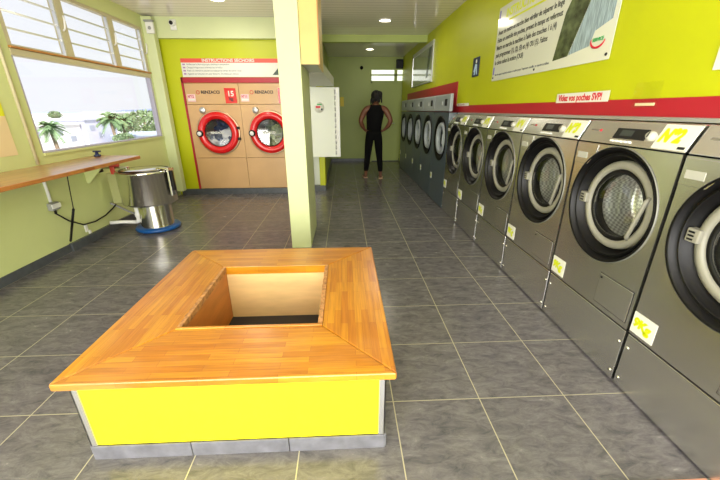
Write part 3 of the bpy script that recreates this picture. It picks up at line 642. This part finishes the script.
wp = thing('wall_notice', 'white notice at the right edge of the photo on the lime wall', 'notice', (1.597, 1.40, 1.565), RW)
box('paper', stickerwhite, -.17, .17, -.004, -.001, 0, .21, wp); text('TARIFS', .05, ink, wp, -.12, -.0046, .16)

lp = thing('tariff_poster', 'cream poster with a yellow top on the left wall before the window', 'poster', (XL+.003, 2.86, 1.04), PI/2)
box('paper', mat('cream_poster', (228, 206, 160), .45), -.42, .42, -.004, -.001, 0, .78, lp); box('header', mat('yellow_poster_header', (222, 226, 40), .45), -.42, .42, -.0055, -.0042, .33, .78, lp)
for i, s in enumerate(['Lavage 9 kg', 'Lavage 15 kg', 'Lessive']): text(s, .045, ink, lp, .06, -.006, .26-i*.085)

cm = thing('security_camera', 'white dome security camera on the beam above the dryers', 'camera', (-2.535, 6.06, 2.605))
box('mount', whiteplastic, -.045, .045, -.03, -.001, -.065, .075, cm, .008)
MB().lathe([(.042, -.03), (.042, -.075), (.03, -.085), (1e-4, -.085)], (0, 0, .02), 'y', 24).build('housing', whiteplastic, cm); MB().lathe([(.027, -.0852), (.025, -.098), (1e-4, -.102)], (0, 0, .02), 'y', 24).build('lens', black, cm)
al = thing('alarm_siren', 'small white alarm box at the top of the corner pilaster', 'alarm', (-2.82, 5.938, 2.53))
box('case', whiteplastic, -.055, .055, -.05, -.001, -.06, .09, al, .01); MB().lathe([(1e-4, -.056), (.02, -.055), (.024, -.05)], (0, 0, .01), 'y', 16).build('led_dome', greyplastic, al); box('bracket', greyplastic, -.07, .06, -.055, -.001, .093, .115, al, .004)
ys = tag(MB().box(-.10, .0, 10.135, 10.149, 1.50, 1.74).build('yellow_notice', mat('yellow_notice_paper', (236, 212, 40), .45)), 'small yellow notice on the back wall right of the white cabinet', 'notice')
s1 = thing('wall_speaker', 'small black loudspeaker high in the far right corner of the corridor', 'speaker', (1.50, 10.06, 2.50))
box('case', black, -.09, .09, -.06, .08, -.06, .15, s1, .01); MB().lathe([(1e-4, -.064), (.05, -.062), (.06, -.0605)], (0, 0, .05), 'y', 20).build('driver', blackm, s1)
s2 = thing('ceiling_sensor', 'small black round camera high on the back wall', 'camera', (.49, 10.149, 2.46))
MB().lathe([(.045, 0), (.045, -.03), (.03, -.06), (1e-4, -.07)], (0, 0, 0), 'y', 20).build('dome', black, s2)

# ------------------------------------------------------------------ ceiling downlights
dl_lab = ['round downlight in the corridor ceiling above the steel washers', 'round downlight in the far ceiling beyond the corridor beam', 'round downlight in the ceiling over the left half of the room', 'round downlight near the back wall above the corridor wall end']
for i, (x, y, p) in enumerate(((.67, 6.18, 10), (.62, 8.9, 1.5), (-1.57, 5.15, 14))):
    t = thing('downlight', dl_lab[i], 'ceiling light', (x, y, H), 0, 'recessed ceiling downlights')
    MB().lathe([(.085, -.001), (.11, -.001), (.112, -.008), (.088, -.012)], (0, 0, 0), 'z', 32).build('trim_ring', whiteplastic, t)
    MB().lathe([(1e-4, -.006), (.086, -.006), (.086, -.001), (1e-4, -.001)], (0, 0, 0), 'z', 32).build('diffuser', lampglow, t)
    l = lamp('downlight_glow', 'AREA', (0, 0, -.02), (0, 0, 0), p, (1, .93, .78), shape='DISK', size=.16); l.parent = t

# ------------------------------------------------------------------ the person at the back
def skinned(name, joints, edges, m, parent, sub=2, root=0):
    me = bpy.data.meshes.new(name); me.from_pydata([j[0] for j in joints], edges, [])
    o = bpy.data.objects.new(name, me); COL.objects.link(o)
    md = o.modifiers.new('skin', 'SKIN'); md.use_smooth_shade = True; md.branch_smoothing = .3
    if not me.skin_vertices:
        bm = bmesh.new(); bm.from_mesh(me); bm.verts.layers.skin.verify(); bm.to_mesh(me); bm.free()
    for i, j in enumerate(joints):
        r = j[1] if isinstance(j[1], tuple) else (j[1], j[1])
        me.skin_vertices[0].data[i].radius = r; me.skin_vertices[0].data[i].use_root = (i == root)
    sb = o.modifiers.new('sub', 'SUBSURF'); sb.levels = sub; sb.render_levels = sub
    dg = bpy.context.evaluated_depsgraph_get(); me2 = bpy.data.meshes.new_from_object(o.evaluated_get(dg))
    bpy.data.objects.remove(o)
    me2.materials.clear(); me2.materials.append(m)
    for p in me2.polygons: p.use_smooth = True
    r = bpy.data.objects.new(name, me2); COL.objects.link(r); r.parent = parent
    return r
per = thing('person', 'person seen from behind with hands on hips, in a black sleeveless top and black trousers', 'person', (.62, 7.50, 0))
J = []; E_ = []
def j(p, r, par=None):
    J.append((p, r)); i = len(J)-1
    if par is not None: E_.append((par, i))
    return i
pel = j((0, 0, .95), (.14, .10)); ab = j((.0, .0, 1.10), (.13, .095), pel); ch_ = j((.02, .0, 1.30), (.155, .11), ab); up_ = j((.03, 0, 1.43), (.13, .085), ch_)
nk = j((.035, .005, 1.53), .055, up_); hb_ = j((.04, .02, 1.60), (.072, .082), nk); ht = j((.04, .02, 1.69), (.078, .09), hb_); j((.04, .02, 1.735), (.05, .06), ht)
def arm(s):
    sh = j((.03+s*.185, 0, 1.43), .074, up_); ua = j((.03+s*.245, -.01, 1.35), .068, sh); el = j((.03+s*.315, -.06, 1.20), .052, ua); fa = j((.03+s*.275, -.01, 1.10), .050, el)
    wr_ = j((.02+s*.215, .03, 1.02), .028, fa); pm = j((.01+s*.185, .055, .99), (.036, .020), wr_)
    for k, (dz, L_) in enumerate(((.022, .075), (.008, .085), (-.008, .08), (-.022, .062))):
        a = j((.01+s*.160, .085, .985+dz), .0095, pm); b_ = j((.01+s*.135, .085+L_*.5, .975+dz), .009, a); j((.01+s*.10, .085+L_*.75, .968+dz), .008, b_)
    th = j((.01+s*.175, .02, .985), .011, pm); j((.01+s*.165, -.03, .975), .010, th)
arm(-1); arm(1)
def leg(s, fx, fy):
    hp = j((s*.09, 0, .88), .095, pel); kn_ = j((s*.09+fx*.5, .02+fy*.5, .48), .058, hp); cf = j((s*.09+fx*.7, -.01+fy*.7, .34), .056, kn_); an = j((s*.09+fx, .0+fy, .09), .036, cf)
    he = j((s*.09+fx, -.02+fy, .04), .036, an); bl = j((s*.09+fx+s*.02, .12+fy, .032), (.042, .028), he); j((s*.09+fx+s*.03, .20+fy, .024), (.034, .020), bl)
leg(-1, -.075, .06); leg(1, .06, -.04)
skinned('body', J, E_, skin, per)
# trousers
J = []; E_ = []
pel = j((0, 0, .98), (.160, .122)); j((0, 0, 1.10), (.150, .118), pel)
for s, fx, fy in ((-1, -.075, .06), (1, .06, -.04)):
    hp = j((s*.092, 0, .86), .108, pel); kn_ = j((s*.09+fx*.5, .02+fy*.5, .48), .073, hp); cf = j((s*.09+fx*.7, -.01+fy*.7, .34), .068, kn_); j((s*.09+fx, fy, .13), .052, cf)
skinned('trousers', J, E_, clothblack, per)
J = []; E_ = []
pel = j((0, 0, .93), (.178, .140)); ab = j((0, 0, 1.12), (.165, .13), pel); ch_ = j((.02, 0, 1.30), (.205, .15), ab); up_ = j((.03, 0, 1.44), (.195, .135), ch_); j((.033, 0, 1.53), (.12, .10), up_)
skinned('sleeveless_top', J, E_, shirtblack, per)
# hair: scalp cap, face, short dreadlocks
bm = bmesh.new(); bmesh.ops.create_uvsphere(bm, u_segments=24, v_segments=16, radius=1)
for v in bm.verts: v.co = Vector((v.co.x*.108+.04, v.co.y*.115-.01, v.co.z*.108+1.675))
me = bpy.data.meshes.new('hair'); bm.to_mesh(me); bm.free(); me.materials.append(hairm)
for p in me.polygons: p.use_smooth = True
hr = bpy.data.objects.new('hair', me); COL.objects.link(hr); hr.parent = per
rnd = random.Random(2); m_ = MB()
for k in range(26):
    a = PI+rnd.uniform(-.1, PI+.1); x = .04+.105*math.cos(a); y = .11*math.sin(a); z = rnd.uniform(1.60, 1.74)
    m_.tube([(x*.9+.004, y*.9, z+.02), (x*1.02, y*1.08, z-.02), (x*1.04, y*1.05, z-.08)], [.016, .018, .012], 6)
m_.build('dreadlocks', hairm, hr)
MB().tube([(.04, .10, 1.66), (.04, .128, 1.645), (.04, .118, 1.625)], [.010, .016, .012], 8).build('nose', skin, per)
for s in (-1, 1):
    MB().lathe([(1e-4, -.006), (.016, -.004), (.02, .004), (1e-4, .006)], (.04+s*.088, .02, 1.645), 'x', 12).build('ear', skin, per)
    fx, fy = (-.075, .06) if s < 0 else (.06, -.04)
    MB().prism([(s*.09+fx-.04, fy-.06), (s*.09+fx+.04, fy-.06), (s*.09+fx+s*.02+.05, fy+.13), (s*.09+fx+s*.03+.03, fy+.23), (s*.09+fx+s*.03-.03, fy+.23), (s*.09+fx+s*.02-.05, fy+.13)], .0, .018, 'z').build('sandal', sandal, per, bevel=.004)

# ------------------------------------------------------------------ outside the window
gmat = mat('pale_ground', (190, 188, 180), .9, noise=.2, nscale=.1)
seam = mat('hazy_sea', (150, 165, 195), .7)
struct(box('ground', gmat, -260, -3.6, -60, 400, -7.2, -7)); struct(box('ground.001', gmat, -60, 40, -60, -3, -7.2, -7))
struct(box('ground.002', mat('pale_terrace_paving', (205, 200, 188), .8), -4, 4, -8, -1.9, -.2, -.02))
struct(box('sea', seam, -2600, -255, -400, 2900, -7.4, -6.9))
def hill(name, pts, y0, y1, x, h, m):
    mb = MB(); n = len(pts); vs = []
    for i, t_ in enumerate(pts):
        y = y0+(y1-y0)*i/(n-1); vs += [(x, y, -7), (x-40, y, -7+h*t_), (x-90, y, -7)]
    fs = [(3*i+a, 3*i+3+a, 3*i+4+a, 3*i+1+a) for i in range(n-1) for a in range(2)]
    return struct(mb.add(vs, fs).build(name, m))
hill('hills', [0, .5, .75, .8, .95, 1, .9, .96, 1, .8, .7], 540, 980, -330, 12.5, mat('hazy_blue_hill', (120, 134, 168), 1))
bw = mat('white_render', (236, 236, 236), .8); bl_ = mat('blue_grey_render', (206, 208, 224), .8); dk = mat('dark_window', (170, 176, 190), .4); pb = mat('pale_blue_roof', (170, 184, 210), .6)  # white is the buildings' own wall colour
def building(label, x0, x1, y0, y1, zt_, wins, m=bw):
    t = thing('building', label, 'building', ((x0+x1)/2, (y0+y1)/2, -7), 0, 'white buildings outside the window')
    a, b_ = (x1-x0)/2, (y1-y0)/2
    box('walls', m, -a, a, -b_, b_, 0, zt_+7, t); box('roof_parapet', m, -a-.15, a+.15, -b_-.15, b_+.15, zt_+7, zt_+7.25, t)
    for (yy, zz) in wins: box('window', dk, a+.001, a+.03, yy-.5, yy+.5, zz+7, zz+7.7, t)
    return t
building('long low white building at the left of the window view, behind the single palm', -44, -36, 40, 50.5, -.3, [(-2, -1.6), (1.5, -1.5), (3.6, -2.4)])
building('tall white building between the single palm and the palm pair', -40, -35.5, 50.8, 57.5, .2, [(-2, -1.2), (-.5, -2.2)], bl_)
building('white building directly behind the pair of palms', -50, -44, 72, 88, .9, [(-4, -.6), (0, -.6), (4, -.6)])
building('small distant white house near the sea horizon', -90, -84, 108, 122, .4, [(-3, -1), (2, -1)])
building('low pale blue roofed building at the far right of the window view', -34, -27, 53.5, 62, -2.1, [(-1, -3)], pb)
building('distant flat white building left of the sea horizon centre', -120, -110, 125, 150, -.2, [(-5, -2), (3, -2)])
leafm = mat('palm_leaf', (120, 150, 104), .6, noise=.3, nscale=3); trunkm = mat('palm_trunk', (140, 124, 104), .9, noise=.3, nscale=4); leafd = mat('tree_leaf', (128, 152, 110), .7, noise=.4, nscale=2)
def palm(label, x, y, zc, r, seed):
    rnd = random.Random(seed)
    t = thing('palm_tree', label, 'palm tree', (x, y, -7), 0, 'palms outside the window')
    MB().tube([(0, 0, 0), (.15, .1, (zc+7)*.5), (0, 0, zc+6.8)], [.28, .2, .16], 10).build('trunk', trunkm, t)
    mb = MB()
    for k in range(34):
        a = rnd.uniform(0, 2*PI); el = rnd.uniform(-.5, 1.25); L_ = r*rnd.uniform(.8, 1.05)
        pts = []
        for i in range(6):
            s_ = i/5; dx = math.cos(el)*L_*s_; dz = math.sin(el)*L_*s_-.55*L_*s_*s_
            pts.append(Vector((math.cos(a)*dx, math.sin(a)*dx, zc+7+dz)))
        side = Vector((-math.sin(a), math.cos(a), 0))
        for i in range(1, 6):
            p0, p1 = pts[i-1], pts[i]
            mb.tube([p0, p1], .025, 4, False)
            for q in (.0, .33, .66):
                p = p0.lerp(p1, q); ll = .34*r*(1-.5*abs(i/5-.4)); d = (p1-p0).normalized()
                for sg_ in (-1, 1):
                    e = p+side*sg_*ll*.7+d*ll*.5+Vector((0, 0, -.25*ll)); wv = d*.045*r
                    mb.add([p-wv, p+wv, e], [(0, 1, 2)])
    mb.build('fronds', leafm, t)
palm('palm tree standing alone at the left of the window view', -30, 37.9, -.15, 1.55, 1)
palm('taller left palm of the pair at the right of the window view', -30, 47.7, .45, 2.0, 2)
palm('lower right palm of the pair at the right of the window view', -30.5, 50.9, .05, 1.6, 3)
def bush(label, x, y, z, r, seed, n=1, sx=1):
    rnd = random.Random(seed); mb = MB()
    t = thing('leafy_tree', label, 'tree', (x, y, -7), 0, 'trees outside the window')
    for k in range(900):
        a = rnd.uniform(0, 2*PI); b_ = math.acos(rnd.uniform(-1, 1)); q = r*rnd.uniform(.6, 1)
        c_ = Vector((q*math.sin(b_)*math.cos(a), sx*q*math.sin(b_)*math.sin(a), z+7+.75*q*math.cos(b_))); s_ = r*.12
        u = Vector((rnd.uniform(-1, 1), rnd.uniform(-1, 1), rnd.uniform(-1, 1))).normalized(); v = u.cross(Vector((rnd.uniform(-1, 1), rnd.uniform(-1, 1), .3))).normalized()
        mb.add([c_-u*s_, c_+v*s_*.6, c_+u*s_, c_-v*s_*.6], [(0, 1, 2, 3)])
    mb.build('crown', leafd, t); MB().tube([(0, 0, 0), (0, 0, z+7)], .2, 8).build('trunk', trunkm, t)
bush('round leafy tree at the foot of the palm pair', -27.3, 45.2, -1.9, 1.1, 5, sx=1.4)
bush('wide leafy tree at the right end of the window view below the hills', -40, 74, -.6, 3.0, 6, sx=1.7)
bush('second leafy tree behind the pale blue roofed building', -36, 60.5, -.6, 1.8, 7)
bush('small dark tree on the horizon above the single palm', -70, 91, .5, 1.2, 8, sx=1.5)
